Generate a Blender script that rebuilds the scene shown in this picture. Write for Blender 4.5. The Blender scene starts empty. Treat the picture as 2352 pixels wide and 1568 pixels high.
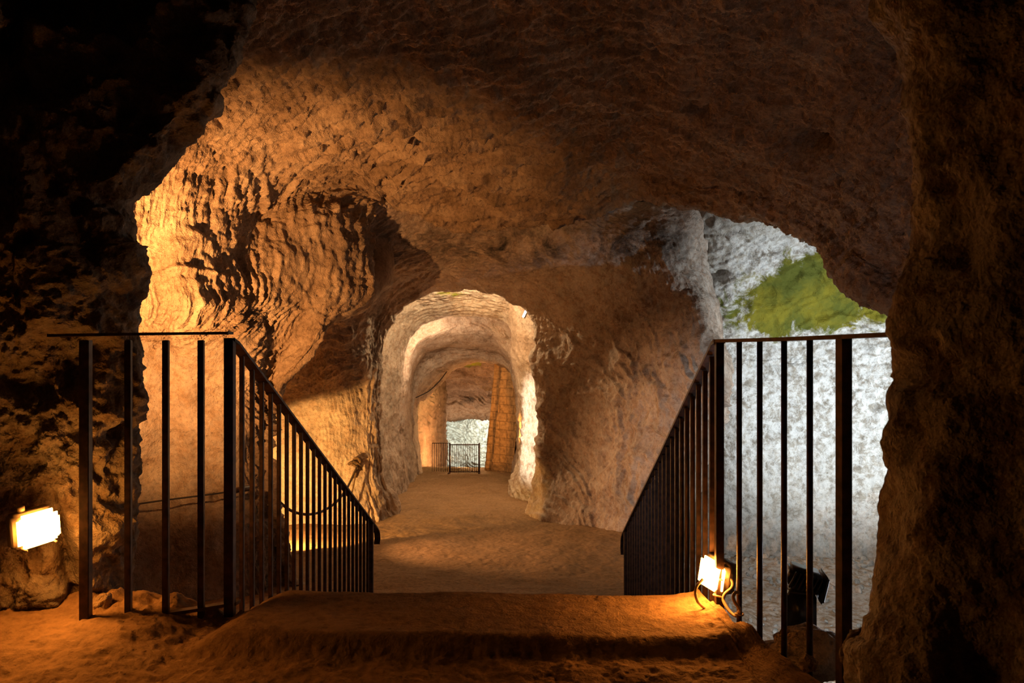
import bpy, bmesh, math, random
import numpy as np
from mathutils import Vector, Matrix, Euler
random.seed(7)
SC = bpy.context.scene
COL = SC.collection
F = 1700.0; CX = 1176.0; CY = 784.0; CZ = 0.985

def P(px, py, D):
    """photograph pixel at distance D in front of the camera -> point in metres"""
    return ((px-CX)/F*D, D, CZ-(py-CY)/F*D)

# ---------------------------------------------------------------- noise
_rs = np.random.RandomState(11)
_perm = _rs.permutation(256); _perm = np.concatenate([_perm, _perm, _perm])
_g = _rs.normal(size=(256, 3)); _g /= np.linalg.norm(_g, axis=1)[:, None]
def perlin(x, y, z):
    x = np.asarray(x, dtype=np.float64); y = np.asarray(y, dtype=np.float64)+0*x; z = np.asarray(z, dtype=np.float64)+0*x
    xi = np.floor(x).astype(np.int64); yi = np.floor(y).astype(np.int64); zi = np.floor(z).astype(np.int64)
    xf = x-xi; yf = y-yi; zf = z-zi
    u = xf*xf*xf*(xf*(xf*6-15)+10); v = yf*yf*yf*(yf*(yf*6-15)+10); w = zf*zf*zf*(zf*(zf*6-15)+10)
    xi &= 255; yi &= 255; zi &= 255
    def gr(a, b, c):
        h = _perm[_perm[_perm[(xi+a) & 255]+((yi+b) & 255)]+((zi+c) & 255)]
        g = _g[h]
        return g[..., 0]*(xf-a)+g[..., 1]*(yf-b)+g[..., 2]*(zf-c)
    def L(a, b, t): return a+t*(b-a)
    return 1.6*L(L(L(gr(0,0,0), gr(1,0,0), u), L(gr(0,1,0), gr(1,1,0), u), v),
             L(L(gr(0,0,1), gr(1,0,1), u), L(gr(0,1,1), gr(1,1,1), u), v), w)
def fbm(p, s, oct=4, off=0.0, gain=.5):
    a = 1.0; r = 0
    for k in range(oct):
        r = r+a*perlin(p[..., 0]*s+off, p[..., 1]*s+off*1.7, p[..., 2]*s-off)
        s *= 2.03; a *= gain
    return r
def ridged(p, s, oct=3, off=0.0):
    a = 1.0; r = 0
    for k in range(oct):
        r = r+a*(1-2*np.abs(perlin(p[..., 0]*s+off, p[..., 1]*s, p[..., 2]*s)))
        s *= 2.1; a *= .5
    return r
def hash01(i, j=0):
    v = np.sin(i*127.1+j*311.7)*43758.5453
    return v-np.floor(v)
def sstep(a, b, x):
    t = np.clip((x-a)/(b-a), 0, 1); return t*t*(3-2*t)

# ---------------------------------------------------------------- surfaces
def crom(ctrl, t):
    n = ctrl.shape[0]
    i = np.clip(np.floor(t).astype(int), 0, n-2); f = (t-i)
    def g(k): return ctrl[np.clip(k, 0, n-1)]
    p0, p1, p2, p3 = g(i-1), g(i), g(i+1), g(i+2)
    sh = (-1,)+(1,)*(ctrl.ndim-1); f = f.reshape(sh)
    T = .45
    m1 = T*(p2-p0); m2 = T*(p3-p1)
    f2 = f*f; f3 = f2*f
    return (2*f3-3*f2+1)*p1+(f3-2*f2+f)*m1+(-2*f3+3*f2)*p2+(f3-f2)*m2
def loft(ctrl, na, nb, wa=None, wb=None):
    """ctrl: rows x cols of (px, py, D) -> dense grid of 3D points"""
    c = np.array([[P(*q) for q in row] for row in ctrl], dtype=float)
    px = np.array(ctrl, dtype=float)[..., :2]
    def params(lens, n):
        lens = np.maximum(lens, lens.sum()*.012); cum = np.concatenate([[0], np.cumsum(lens)]); cum /= cum[-1]
        return np.interp(np.linspace(0, 1, n), cum, np.arange(len(cum)))
    la = np.linalg.norm(np.diff(np.clip(px, -300, 2650), axis=0), axis=2).mean(1)
    lb = np.linalg.norm(np.diff(np.clip(px, -300, 2650), axis=1), axis=2).mean(0)
    ta = params(la, na); tb = params(lb, nb)
    g = crom(c, ta)
    g = np.swapaxes(crom(np.swapaxes(g, 0, 1), tb), 0, 1)
    return g, ta, tb
def arclens(g):
    R = np.zeros(g.shape[:2]); S = np.zeros(g.shape[:2])
    R[1:] = np.cumsum(np.linalg.norm(np.diff(g, axis=0), axis=2), axis=0)
    S[:, 1:] = np.cumsum(np.linalg.norm(np.diff(g, axis=1), axis=2), axis=1)
    return R, S
def arceff(g):
    """arc parameters that keep the tool marks evenly spaced where the rock recedes"""
    px, py = pix(g); q = np.stack([np.clip(px, -400, 2800), np.clip(py, -600, 2000)], -1)/170.0
    return arclens(q)
def normals(g, toward=None):
    a = np.gradient(g, axis=0); b = np.gradient(g, axis=1)
    n = np.cross(a, b); n /= np.maximum(np.linalg.norm(n, axis=2), 1e-9)[..., None]
    if toward is None: toward = (0, 0, CZ)
    v = np.array(toward)-g
    if (n*v).sum(2).mean() < 0: n = -n
    return n
def pix(g):
    D = np.maximum(g[..., 1], .05)
    return g[..., 0]/D*F+CX, CY-(g[..., 2]-CZ)/D*F
def blob(px, py, cx, cy, rx, ry):
    return np.exp(-(((px-cx)/rx)**2+((py-cy)/ry)**2))
def near(g, c, r):
    c = P(*c); return np.exp(-(((g-np.array(c))**2).sum(2))/(r*r))
def grid_mesh(name, g, mat, attrs=None, flip=False, mask=None):
    n, m = g.shape[:2]
    idx = np.arange(n*m).reshape(n, m)
    q = np.stack([idx[:-1, :-1], idx[1:, :-1], idx[1:, 1:], idx[:-1, 1:]], -1)
    if flip: q = q[..., ::-1]
    q = q.reshape(-1, 4)
    if mask is not None: q = q[mask.reshape(-1)]
    me = bpy.data.meshes.new(name)
    me.vertices.add(n*m); me.vertices.foreach_set('co', g.reshape(-1).astype(np.float32))
    me.loops.add(q.size); me.loops.foreach_set('vertex_index', q.reshape(-1).astype(np.int32))
    me.polygons.add(len(q)); me.polygons.foreach_set('loop_start', (np.arange(len(q))*4).astype(np.int32))
    me.update(calc_edges=True)
    me.polygons.foreach_set('use_smooth', np.ones(len(q), dtype=bool))
    for k, v in (attrs or {}).items():
        a = me.attributes.new(k, 'FLOAT', 'POINT'); a.data.foreach_set('value', v.reshape(-1).astype(np.float32))
    me.materials.append(mat); me.validate()
    o = bpy.data.objects.new(name, me); COL.objects.link(o)
    return o
def structure(o): o['kind'] = 'structure'; return o

# chisel strokes: rows of short ledges that follow the lines of equal R
def strokes(R, S, g, freq, seglen, off=0.0, warp=.9):
    w = fbm(g, .8, 2, off)*warp+fbm(g, 3.2, 2, off+5)*.16
    p = R*freq+w*2.0
    row = np.floor(p); f = p-row
    s = S/seglen+hash01(row, off)*17+fbm(g, 2.0, 1, off+9)*.8
    a = perlin(s, row*3.7+off, 0*s)*.9+perlin(s*2.3, row*1.3+off, 5+0*s)*.5
    amp = np.clip(a+.45, 0, 1.3)
    saw = np.where(f < .78, (f/.78)**1.3, (1-f)/.22)
    return amp*saw
def pits(g, s, off, thr):
    n = perlin(g[..., 0]*s+off, g[..., 1]*s, g[..., 2]*s)
    return np.clip(n-thr, 0, 1)

# ---------------------------------------------------------------- materials
def nodes(name):
    m = bpy.data.materials.new(name); m.use_nodes = True
    nt = m.node_tree; bs = nt.nodes['Principled BSDF']
    return m, nt, bs
def N(nt, t, **kw):
    n = nt.nodes.new(t)
    for k, v in kw.items():
        if k.startswith('i_'):
            key = k[2:]; key = int(key) if key.isdigit() else key.replace('_', ' ')
            n.inputs[key].default_value = v
        else: setattr(n, k, v)
    return n
def ramp(nt, fac, stops):
    r = nt.nodes.new('ShaderNodeValToRGB'); e = r.color_ramp.elements
    while len(e) < len(stops): e.new(.5)
    for k, (p, c) in enumerate(stops):
        e[k].position = p; e[k].color = (*c, 1) if len(c) == 3 else c
    nt.links.new(fac, r.inputs['Fac']); return r
def mixc(nt, fac, a, b, mode='MIX'):
    x = nt.nodes.new('ShaderNodeMix'); x.data_type = 'RGBA'; x.blend_type = mode
    for s, v in ((x.inputs[0], fac), (x.inputs[6], a), (x.inputs[7], b)):
        if hasattr(v, 'links') or hasattr(v, 'is_output'): nt.links.new(v, s)
        elif isinstance(v, (int, float)): s.default_value = v
        else: s.default_value = (*v, 1)
    return x.outputs[2]
def mul(nt, a, b, op='MULTIPLY'):
    x = nt.nodes.new('ShaderNodeMath'); x.operation = op; x.use_clamp = True
    for s, v in ((x.inputs[0], a), (x.inputs[1], b)):
        if isinstance(v, (int, float)): s.default_value = v
        else: nt.links.new(v, s)
    return x.outputs[0]
def rock_mat(name, lo, mid, hi, rough=.85, bump=.75, grain=1.0, spec=.25, crust=(.75, .74, .70), scale=1.0, bdist=.03):
    m, nt, bs = nodes(name)
    tc = N(nt, 'ShaderNodeTexCoord')
    n1 = N(nt, 'ShaderNodeTexNoise', i_Scale=2.2*scale, i_Detail=5.0, i_Roughness=.62)
    n2 = N(nt, 'ShaderNodeTexNoise', i_Scale=26.0*scale, i_Detail=4.0, i_Roughness=.7)
    n3 = N(nt, 'ShaderNodeTexNoise', i_Scale=110.0*scale, i_Detail=1.0, i_Roughness=.6)
    vo = N(nt, 'ShaderNodeTexVoronoi', i_Scale=17.0*scale)
    for n in (n1, n2, n3, vo): nt.links.new(tc.outputs['Object'], n.inputs['Vector'])
    c1 = ramp(nt, n1.outputs['Fac'], [(.34, lo), (.5, mid), (.68, hi)])
    c2 = ramp(nt, n2.outputs['Fac'], [(.33, (.62, .60, .58)), (.52, (1, 1, 1)), (.72, (1.25, 1.22, 1.2))])
    c = mixc(nt, .85, c1.outputs['Color'], c2.outputs['Color'], 'MULTIPLY')
    pit = ramp(nt, vo.outputs['Distance'], [(.06, (1, 1, 1)), (.16, (0, 0, 0))])
    pm = N(nt, 'ShaderNodeTexNoise', i_Scale=6.0*scale); nt.links.new(tc.outputs['Object'], pm.inputs['Vector'])
    pmr = ramp(nt, pm.outputs['Fac'], [(.5, (0, 0, 0)), (.6, (1, 1, 1))])
    pitf = mul(nt, pit.outputs['Color'], pmr.outputs['Color'])
    c = mixc(nt, mul(nt, pitf, .55), c, tuple(v*.35 for v in lo))
    # mineral crust, near-black blotches and moss sit where the surface carries them
    def att(nm):
        a = N(nt, 'ShaderNodeAttribute', attribute_name=nm); return a.outputs['Fac']
    cn = N(nt, 'ShaderNodeTexNoise', i_Scale=9.0, i_Detail=6.0, i_Roughness=.76, i_Distortion=.35); nt.links.new(tc.outputs['Object'], cn.inputs['Vector'])
    nz = ramp(nt, cn.outputs['Fac'], [(.41, (.05, .05, .05)), (.56, (1, 1, 1))])
    nm = ramp(nt, n1.outputs['Fac'], [(.36, (0, 0, 0)), (.54, (1, 1, 1))])
    c = mixc(nt, mul(nt, att('crust'), nz.outputs['Color']), c, crust)
    sn = N(nt, 'ShaderNodeTexNoise', i_Scale=2.6, i_Detail=7.0, i_Roughness=.74, i_Distortion=.5); nt.links.new(tc.outputs['Object'], sn.inputs['Vector'])
    sr = ramp(nt, sn.outputs['Fac'], [(.42, (0, 0, 0)), (.6, (1, 1, 1))])
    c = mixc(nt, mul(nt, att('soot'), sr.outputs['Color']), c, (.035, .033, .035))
    mo = N(nt, 'ShaderNodeMath', operation='MULTIPLY_ADD', use_clamp=True)
    nt.links.new(sn.outputs['Fac'], mo.inputs[0]); mo.inputs[1].default_value = 9.0
    ad = N(nt, 'ShaderNodeMath', operation='MULTIPLY_ADD'); nt.links.new(att('moss'), ad.inputs[0]); ad.inputs[1].default_value = 3.6; ad.inputs[2].default_value = -6.7
    nt.links.new(ad.outputs[0], mo.inputs[2])
    mcol = ramp(nt, n1.outputs['Fac'], [(.4, (.11, .125, .018)), (.6, (.23, .205, .018))])
    c = mixc(nt, mo.outputs[0], c, mcol.outputs['Color'])
    nt.links.new(c, bs.inputs['Base Color'])
    bs.inputs['Roughness'].default_value = rough; bs.inputs['Specular IOR Level'].default_value = spec
    h = N(nt, 'ShaderNodeMath', operation='MULTIPLY_ADD'); nt.links.new(n2.outputs['Fac'], h.inputs[0]); h.inputs[1].default_value = 1.0
    h2 = N(nt, 'ShaderNodeMath', operation='MULTIPLY'); nt.links.new(n3.outputs['Fac'], h2.inputs[0]); h2.inputs[1].default_value = .35*grain
    nt.links.new(h2.outputs[0], h.inputs[2])
    h3 = N(nt, 'ShaderNodeMath', operation='MULTIPLY_ADD'); nt.links.new(pitf, h3.inputs[0]); h3.inputs[1].default_value = -.5; nt.links.new(h.outputs[0], h3.inputs[2])
    b = N(nt, 'ShaderNodeBump', i_Strength=bump, i_Distance=bdist); nt.links.new(h3.outputs[0], b.inputs['Height'])
    nt.links.new(b.outputs['Normal'], bs.inputs['Normal'])
    return m
TUFF = rock_mat('carved_tuff', (.25, .165, .10), (.37, .255, .165), (.50, .37, .25))
PINK = rock_mat('pinkish_tuff', (.27, .19, .14), (.38, .27, .20), (.50, .39, .31))
PALE = rock_mat('pale_tuff', (.22, .19, .15), (.33, .30, .25), (.46, .43, .38), crust=(.72, .74, .74))
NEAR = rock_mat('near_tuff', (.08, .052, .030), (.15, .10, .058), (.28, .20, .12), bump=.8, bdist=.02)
DIRT = rock_mat('trodden_dirt', (.27, .165, .085), (.31, .19, .10), (.34, .215, .12), bump=.45, spec=.12, rough=.95, bdist=.014)
def plain(name, col, rough=.6, metal=0.0, spec=.5, noise=0.0):
    m, nt, bs = nodes(name)
    bs.inputs['Roughness'].default_value = rough; bs.inputs['Metallic'].default_value = metal
    bs.inputs['Specular IOR Level'].default_value = spec
    tc = N(nt, 'ShaderNodeTexCoord'); n = N(nt, 'ShaderNodeTexNoise', i_Scale=35.0, i_Detail=5.0)
    nt.links.new(tc.outputs['Object'], n.inputs['Vector'])
    r = ramp(nt, n.outputs['Fac'], [(.35, tuple(c*(1-noise) for c in col)), (.65, tuple(min(1, c*(1+noise)) for c in col))])
    nt.links.new(r.outputs['Color'], bs.inputs['Base Color'])
    b = N(nt, 'ShaderNodeBump', i_Strength=.25*min(1, noise*2), i_Distance=.003)
    nt.links.new(n.outputs['Fac'], b.inputs['Height']); nt.links.new(b.outputs['Normal'], bs.inputs['Normal'])
    return m
IRON = plain('rusty_painted_iron', (.055, .026, .016), .5, .35, .5, .55)
BLACK = plain('black_enamel', (.012, .012, .014), .32, 0, .5, .2)
GREYP = plain('grey_lamp_plastic', (.20, .15, .10), .5, 0, .4, .15)
CABLE = plain('beige_cable_sheath', (.42, .30, .18), .5, 0, .4, .15)
DKCAB = plain('dark_cable_sheath', (.03, .022, .018), .6, 0, .4, .2)
ROPE = plain('brown_rope', (.10, .06, .03), .9, 0, .2, .5)
ROPEP = plain('pale_rope', (.55, .48, .38), .9, 0, .2, .3)
LABEL = plain('yellowed_label', (.30, .27, .16), .5, 0, .4, .1)
INK = plain('label_ink', (.03, .03, .03), .6, 0, .3, .1)
def glow(name, col, strength):
    m, nt, bs = nodes(name)
    bs.inputs['Base Color'].default_value = (.9, .85, .75, 1)
    bs.inputs['Emission Color'].default_value = (*col, 1); bs.inputs['Emission Strength'].default_value = strength
    return m
GLOW = glow('lit_amber_glass', (1, .36, .055), 100)
GLOWR = glow('lit_amber_glass_at_rail', (1, .36, .055), 110)
GLOWW = glow('lit_white_glass', (1, .9, .7), 30)
GLOWF = glow('lit_flood_glass', (.75, .85, 1), .5)

# ---------------------------------------------------------------- floor levels
def zfloor(D): return -1.45-.061*np.maximum(D-6, 0)-.115*np.maximum(D-19, 0)

# ================================================================ VAULT (left wall + ceiling)
B = [ # per column: r0 hidden return .. r7 outward
 [(430,1460,10.5),(685,1400,8.0),(640,1430,7.7),(590,1440,7.5),(540,1440,7.35),(440,1440,7.2),(320,1440,7.0),(-350,1440,5.3)],
 [(430,1250,10.5),(658,1270,8.0),(625,1260,7.8),(585,1250,7.5),(540,1240,7.35),(440,1240,7.2),(320,1240,7.0),(-350,1240,5.3)],
 [(420,1090,10.5),(612,1150,8.05),(592,1120,7.85),(572,1100,7.6),(540,1100,7.4),(440,1100,7.2),(320,1100,7.0),(-350,1100,5.3)],
 [(440,930,10.5),(603,1010,8.1),(592,980,7.9),(572,960,7.65),(540,960,7.4),(440,960,7.2),(320,960,7.0),(-350,960,5.3)],
 [(600,830,10.5),(645,895,8.1),(618,880,7.95),(590,855,7.7),(545,850,7.4),(440,850,7.2),(320,850,7.0),(-350,850,5.3)],
 [(690,740,10.6),(730,795,8.2),(675,765,8.0),(610,750,7.75),(550,765,7.3),(440,775,7.05),(320,775,6.95),(-350,780,5.2)],
 [(880,670,10.4),(805,712,8.5),(705,665,8.0),(580,700,7.45),(525,722,7.05),(430,735,6.7),(320,735,6.6),(-350,740,5.0)],
 [(905,630,10.3),(858,645,8.9),(735,570,8.05),(565,610,7.35),(512,650,6.85),(425,680,6.3),(320,690,6.15),(-350,690,4.8)],
 [(905,560,10.3),(866,545,9.25),(760,500,8.2),(585,505,7.5),(525,540,6.85),(420,570,6.15),(315,580,5.95),(-300,560,4.6)],
 [(920,500,10.4),(880,470,9.5),(800,450,8.6),(690,430,7.95),(620,410,7.25),(480,390,6.1),(320,400,5.6),(-200,300,4.2)],
 [(1010,500,11.0),(940,492,10.05),(900,440,9.2),(850,385,8.45),(820,340,7.75),(700,245,6.4),(520,110,5.2),(360,-150,4.2)],
 [(1120,480,11.8),(1080,515,10.3),(1060,445,9.3),(1040,375,8.5),(1030,310,7.8),(960,170,6.4),(860,-20,5.2),(780,-350,3.9)],
 [(1300,470,11.8),(1280,510,10.2),(1270,435,9.1),(1260,360,8.3),(1255,290,7.6),(1230,150,6.3),(1220,-20,5.2),(1210,-350,3.8)],
 [(1520,400,11.5),(1480,462,9.8),(1470,385,8.7),(1460,320,7.9),(1450,260,7.3),(1440,130,6.2),(1430,-20,5.1),(1420,-350,3.7)],
 [(1740,380,10),(1690,488,7.9),(1680,420,7.4),(1665,350,6.9),(1650,280,6.5),(1640,140,5.7),(1630,-20,4.8),(1600,-350,3.5)],
 [(1900,420,9.5),(1835,540,7.0),(1835,460,6.6),(1830,380,6.25),(1830,300,5.9),(1830,150,5.2),(1830,-20,4.5),(1800,-350,3.4)],
 [(2060,540,9),(1945,632,6.4),(1965,560,6.0),(1985,470,5.7),(2000,380,5.4),(2020,200,4.8),(2040,0,4.2),(2050,-350,3.3)],
 [(2200,640,9),(2075,733,5.8),(2110,670,5.4),(2140,590,5.2),(2170,490,5.0),(2200,300,4.5),(2250,50,4.0),(2300,-300,3.2)],
 [(2400,720,8),(2120,840,5.4),(2190,820,5.1),(2260,760,4.8),(2340,660,4.6),(2400,450,4.2),(2450,150,3.8),(2500,-200,3.1)],
]
ctrl = np.array(B, dtype=float).transpose(1, 0, 2)
g, ta, tb = loft(ctrl.tolist(), 620, 1250)
R, S = arceff(g); nb = normals(g)
px, py = pix(g)
rowp = ta[:, None]+0*px
fade = sstep(.6, 1.15, rowp)
panel = sstep(740, 800, py)*sstep(575, 545, px)
plate = blob(px, py, 720, 600, 110, 170)
smooth = blob(px, py, 560, 330, 190, 90)*.75
dh = fbm(g, .8, 3, 1)*.10+fbm(g, 2.6, 3, 4)*.035*(1-.6*panel)
st = strokes(R, S, g, 7.5, .55, 2, .7)
st2 = strokes(R, S, g, 15.0, .30, 6, 1.0)
Ds = g[..., 1]/8
led = blob(px, py, 410, 570, 140, 140)
rough = np.clip(1-.85*led-.93*panel-.7*plate-.6*smooth, .05, 1)*fade
rightside = sstep(1350, 1700, px)
ceil = blob(px, py, 950, 330, 420, 190)
dh = dh+(st*(.085+.075*ceil)*rough*(1-.6*rightside)+st2*.035*rough*(1-.3*rightside))*Ds
dh = dh+ridged(g, 5, 4, 3)*.016*(.35+.65*rough)+fbm(g, 14, 4, 8, .6)*.014*(.35+rough)-np.maximum(fbm(g*np.array([1, 1, 1.6]), 9, 3, 9)-.25, 0)*.05*rough
# vertical chisel cuts on the flat plate
vs = strokes(S*.9, R, g, 5.0, .7, 13, .6)
dh = dh+vs*.036*plate+vs*.035*blob(px, py, 600, 900, 60, 220)*(px > 540)
dh = dh-pits(g, 3.2, 5, .62)*.35*fade*(1-panel)
# jutting ledges of the lower left wall
dh = dh+strokes(g[..., 2]*1.0-.45*g[..., 0], g[..., 0], g, 3.2, .9, 21, .7)*.13*led+strokes(g[..., 2]-.5*g[..., 0], g[..., 0], g, 8.5, .35, 23, 1.0)*.05*led
# the dark slot beside the plate and the two holes in the ceiling on the right
def dig(dh, cx, cy, rx, ry, d): return dh-d*blob(px, py, cx, cy, rx, ry)**1.0
dh = dig(dh, 878, 560, 12, 95, .30); dh = dig(dh, 1868, 328, 36, 16, .28); dh = dig(dh, 1920, 408, 13, 15, .22); dh = dig(dh, 615, 500, 15, 12, .07)
dh = dig(dh, 355, 795, 5, 5, .05); dh = dig(dh, 492, 1145, 9, 11, .08)
dh = dh*sstep(0, .5, rowp)
g2 = g+nb*dh[..., None]
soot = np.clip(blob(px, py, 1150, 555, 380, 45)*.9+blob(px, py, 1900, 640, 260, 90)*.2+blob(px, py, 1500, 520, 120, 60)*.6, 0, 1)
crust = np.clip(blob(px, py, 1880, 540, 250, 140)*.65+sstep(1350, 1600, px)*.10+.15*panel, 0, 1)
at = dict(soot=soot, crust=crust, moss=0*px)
cut = int(np.searchsorted(tb, 9.3))
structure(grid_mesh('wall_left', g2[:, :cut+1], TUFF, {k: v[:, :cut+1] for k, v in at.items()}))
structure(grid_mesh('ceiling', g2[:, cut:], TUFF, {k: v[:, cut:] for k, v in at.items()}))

# ================================================================ ARCH WALL round the tunnel mouth
A = [
 [(925,1230,12),(893,1240,11.7),(855,1260,11.3),(740,1330,11.1),(340,1420,10.9)],
 [(908,1155,12),(885,1165,11.75),(852,1175,11.4),(740,1190,11.2),(340,1190,11.0)],
 [(876,1088,12),(862,1075,11.8),(845,1065,11.55),(740,1060,11.2),(340,1060,11.0)],
 [(869,965,12),(858,955,11.8),(843,945,11.6),(740,935,11.2),(340,935,11.0)],
 [(871,880,12),(856,865,11.75),(838,850,11.5),(740,830,11.0),(480,830,10.7)],
 [(878,785,12),(857,762,11.7),(822,742,11.1),(740,705,10.4),(520,700,10.4)],
 [(908,717,12),(882,685,11.6),(850,645,10.6),(780,580,9.9),(700,540,9.6)],
 [(960,683,12),(945,645,11.55),(922,600,10.55),(880,530,9.75),(850,460,9.3)],
 [(1050,661,12),(1050,630,11.45),(1045,585,10.95),(1040,520,10.35),(1040,440,10.2)],
 [(1126,665,12),(1135,632,11.4),(1150,590,10.9),(1170,525,10.5),(1190,440,10.5)],
 [(1184,688,12),(1215,648,11.4),(1275,597,10.75),(1355,535,10.15),(1440,460,10.2)],
 [(1222,728,12),(1270,700,11.5),(1375,640,10.65),(1500,560,9.9),(1620,470,10.0)],
 [(1233,785,12),(1290,775,11.6),(1430,740,10.6),(1592,672,9.65),(1640,650,10.9)],
 [(1227,825,12),(1290,830,11.6),(1450,810,10.5),(1624,775,9.45),(1668,770,11)],
 [(1247,938,12),(1305,945,11.7),(1440,920,10.6),(1634,880,9.4),(1672,880,11)],
 [(1243,1040,12),(1295,1050,11.7),(1410,1050,10.9),(1592,1040,9.7),(1640,1040,11.2)],
 [(1230,1115,12),(1275,1130,11.55),(1370,1150,11.0),(1520,1160,10.2),(1580,1170,11.4)],
 [(1204,1200,12),(1245,1235,11.3),(1330,1260,10.9),(1460,1290,10.4),(1520,1300,11.8)],
]
A2 = []
for c in A:
    x, y, d = c[0]
    A2.append([(1060+(x-1060)*1.05, 930+(y-930)*1.03, 12.3), (x, y, d)]+c[1:])
ctrl = np.array(A2, dtype=float).transpose(1, 0, 2)
g, ta, tb = loft(ctrl.tolist(), 380, 800)
R, S = arceff(g); nb = normals(g)
px, py = pix(g)
right = sstep(1150, 1300, px); jamb = sstep(835, 850, px)*sstep(905, 880, px)*sstep(640, 760, py)
left = sstep(850, 835, px)
dh = fbm(g, .7, 3, 31)*.09*(1-jamb)+fbm(g, 2.8, 3, 34)*.035
st = strokes(R, S, g, 11.0, .55, 33, .7); st2 = strokes(R, S, g, 18, .2, 36, 1.3)
dh = dh+st*.035*(1-.85*right)*(1-left)+st2*.022*(1-.4*left)*(1-.5*right)
tex = strokes(g[..., 0]*.8+g[..., 2]*.5, g[..., 2], g, 7.0, .45, 41, 1.3)
dh = dh+tex*.065*right*sstep(700, 800, py)+strokes(g[..., 0]*1.1-g[..., 2]*.25, g[..., 2], g, 2.4, 1.3, 43, .9)*.10*right*sstep(740, 830, py)
dh = dh+strokes(R, S, g, 17.0, .9, 44, .5)*.04*jamb
up = sstep(930, 800, py)*left
dh = dh+strokes(g[..., 0]*.5-g[..., 2], g[..., 0], g, 7.0, .4, 47, 1.5)*.07*up
dh = dh+ridged(g, 4.5, 3, 37)*.012+fbm(g, 13, 3, 38)*.010-pits(g, 3.0, 45, .66)*.2
dh = dh*sstep(0, .5, ta[:, None]+0*px)
g2 = g+nb*dh[..., None]
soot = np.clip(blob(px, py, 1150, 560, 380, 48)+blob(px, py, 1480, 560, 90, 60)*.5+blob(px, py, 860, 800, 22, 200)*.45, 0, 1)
crust = np.clip(.16+blob(px, py, 1500, 620, 120, 80)*.4+.10*right, 0, 1)
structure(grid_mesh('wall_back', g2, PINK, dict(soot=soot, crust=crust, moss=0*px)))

# ================================================================ RIGHT CHAMBER
rows = [(300, 7.2), (380, 8.3), (460, 9.2), (550, 9.85), (680, 10.3), (800, 10.5), (835, 10.5), (860, 10.47), (1000, 10.5), (1150, 10.5), (1270, 10.42), (1310, 10.2), (1420, 9.9)]
cols = [(1340, 3.5), (1480, 2.2), (1600, .5), (1700, 0), (1850, 0), (2000, -.1), (2150, -.5), (2400, -1.3), (2800, -2.6), (3500, -5.0)]
ctrl = [[(x, y, max(2.5, d+dd)) for x, dd in cols] for y, d in rows]
g, ta, tb = loft(ctrl, 460, 560)
R, S = arclens(g); nb = normals(g); px, py = pix(g)
up = sstep(860, 800, py)
dh = fbm(g, .8, 3, 51)*.13*(.4+.6*up)+fbm(g, 3.0, 3, 54)*.04
dh = dh+strokes(g[..., 2]*.75+g[..., 0]*.45, S, g, 7.5, .35, 52, 1.5)*.055*(.15+.85*up)
dh = dh+strokes(g[..., 2]*.8-g[..., 0]*.4, S, g, 12, .25, 56, 1.6)*.03*(.25+.75*up)
dh = dh+ridged(g, 6, 3, 57)*.010+fbm(g, 16, 3, 58)*.008-pits(g, 2.6, 55, .6)*.35*up
dh = dh-.14*blob(px, py, 1648, 632, 26, 12)-.1*blob(px, py, 2010, 935, 14, 8)
g2 = g+nb*dh[..., None]
moss = np.clip(1.15*blob(px, py, 1905, 630, 120, 80)+.95*blob(px, py, 1850, 690, 210, 65)+.75*blob(px, py, 1775, 740, 25, 30)+.5*blob(px, py, 2000, 710, 120, 40)+.45*blob(px, py, 1800, 760, 170, 45)+.2*blob(px, py, 1700, 720, 120, 90), 0, 1.2)
crust = np.clip(.8*sstep(1330, 900, py)+.2, 0, 1)*np.clip(.25+.75*sstep(1500, 1750, px), 0, 1)*np.clip(.35+sstep(480, 640, py), 0, 1)
structure(grid_mesh('wall_right', g2, PALE, dict(soot=blob(px, py, 1540, 500, 120, 60)*.8, crust=crust, moss=moss)))

# ================================================================ NEAR ROCK, LEFT
EL = [(-900,760),(-450,660),(-150,610),(0,573),(60,560),(100,545),(140,540),(175,517),(240,495),(262,470),(300,440),(340,420),(390,385),(420,355),(455,312),(480,302),(520,308),(570,312),(610,326),(660,325),(700,316),(750,315),(800,306),(850,304),(900,309),(960,305),(1000,300),(1100,298),(1200,300),(1240,303),(1290,296),(1330,285),(1370,275),(1410,272),(1480,272),(1600,270)]
ctrl = []
for y, x in EL:
    k = 1 if y > 300 else 1+ (300-y)/1200*.4
    ctrl.append([(x-190, y, 4.2*k), (x-45, y, 3.45*k), (x, y, 2.98*k), (x-30, y, 2.86*k), (x-80, y, 2.78*k), (min(x-150, 130+(x-300)*.6), y, 2.70*k),
                 (min(x-260, 30), y, 2.66*k), (-110, y, 2.52), (-400, y, 2.1), (-1200, y, 1.3), (-4000, y, .55)])
g, ta, tb = loft(ctrl, 620, 420)
R, S = arclens(g); nb = normals(g); px, py = pix(g)
colp = tb[None, :]+0*px
edge = sstep(1.0, 2.6, colp)*.85+.15
low = sstep(500, 900, py)
dh = fbm(g, 1.6, 3, 61)*.11*sstep(1.5, 4, colp)+ridged(g, 3.2, 3, 62)*.05-.03+fbm(g, 9, 4, 64)*.028+ridged(g, 13, 2, 66)*.012*low-pits(g, 7, 65, .42)*.17
dh = dh+(fbm(g, 45, 2, 67)*.007)
dh = dh*edge
dh = dh*(1-.8*blob(px, py, 85, 1212, 110, 80))
# gully running down from the lamp and a notch at the foot
dh = dh-.13*np.exp(-((px-(170+ (1340-py)*-.28))/26)**2)*sstep(1080, 1250, py)*sstep(1420, 1380, py)
g2 = g+nb*dh[..., None]
structure(grid_mesh('wall_near_left', g2, NEAR, dict(soot=.2+0*px, crust=.14+0*px, moss=0*px)))

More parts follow.
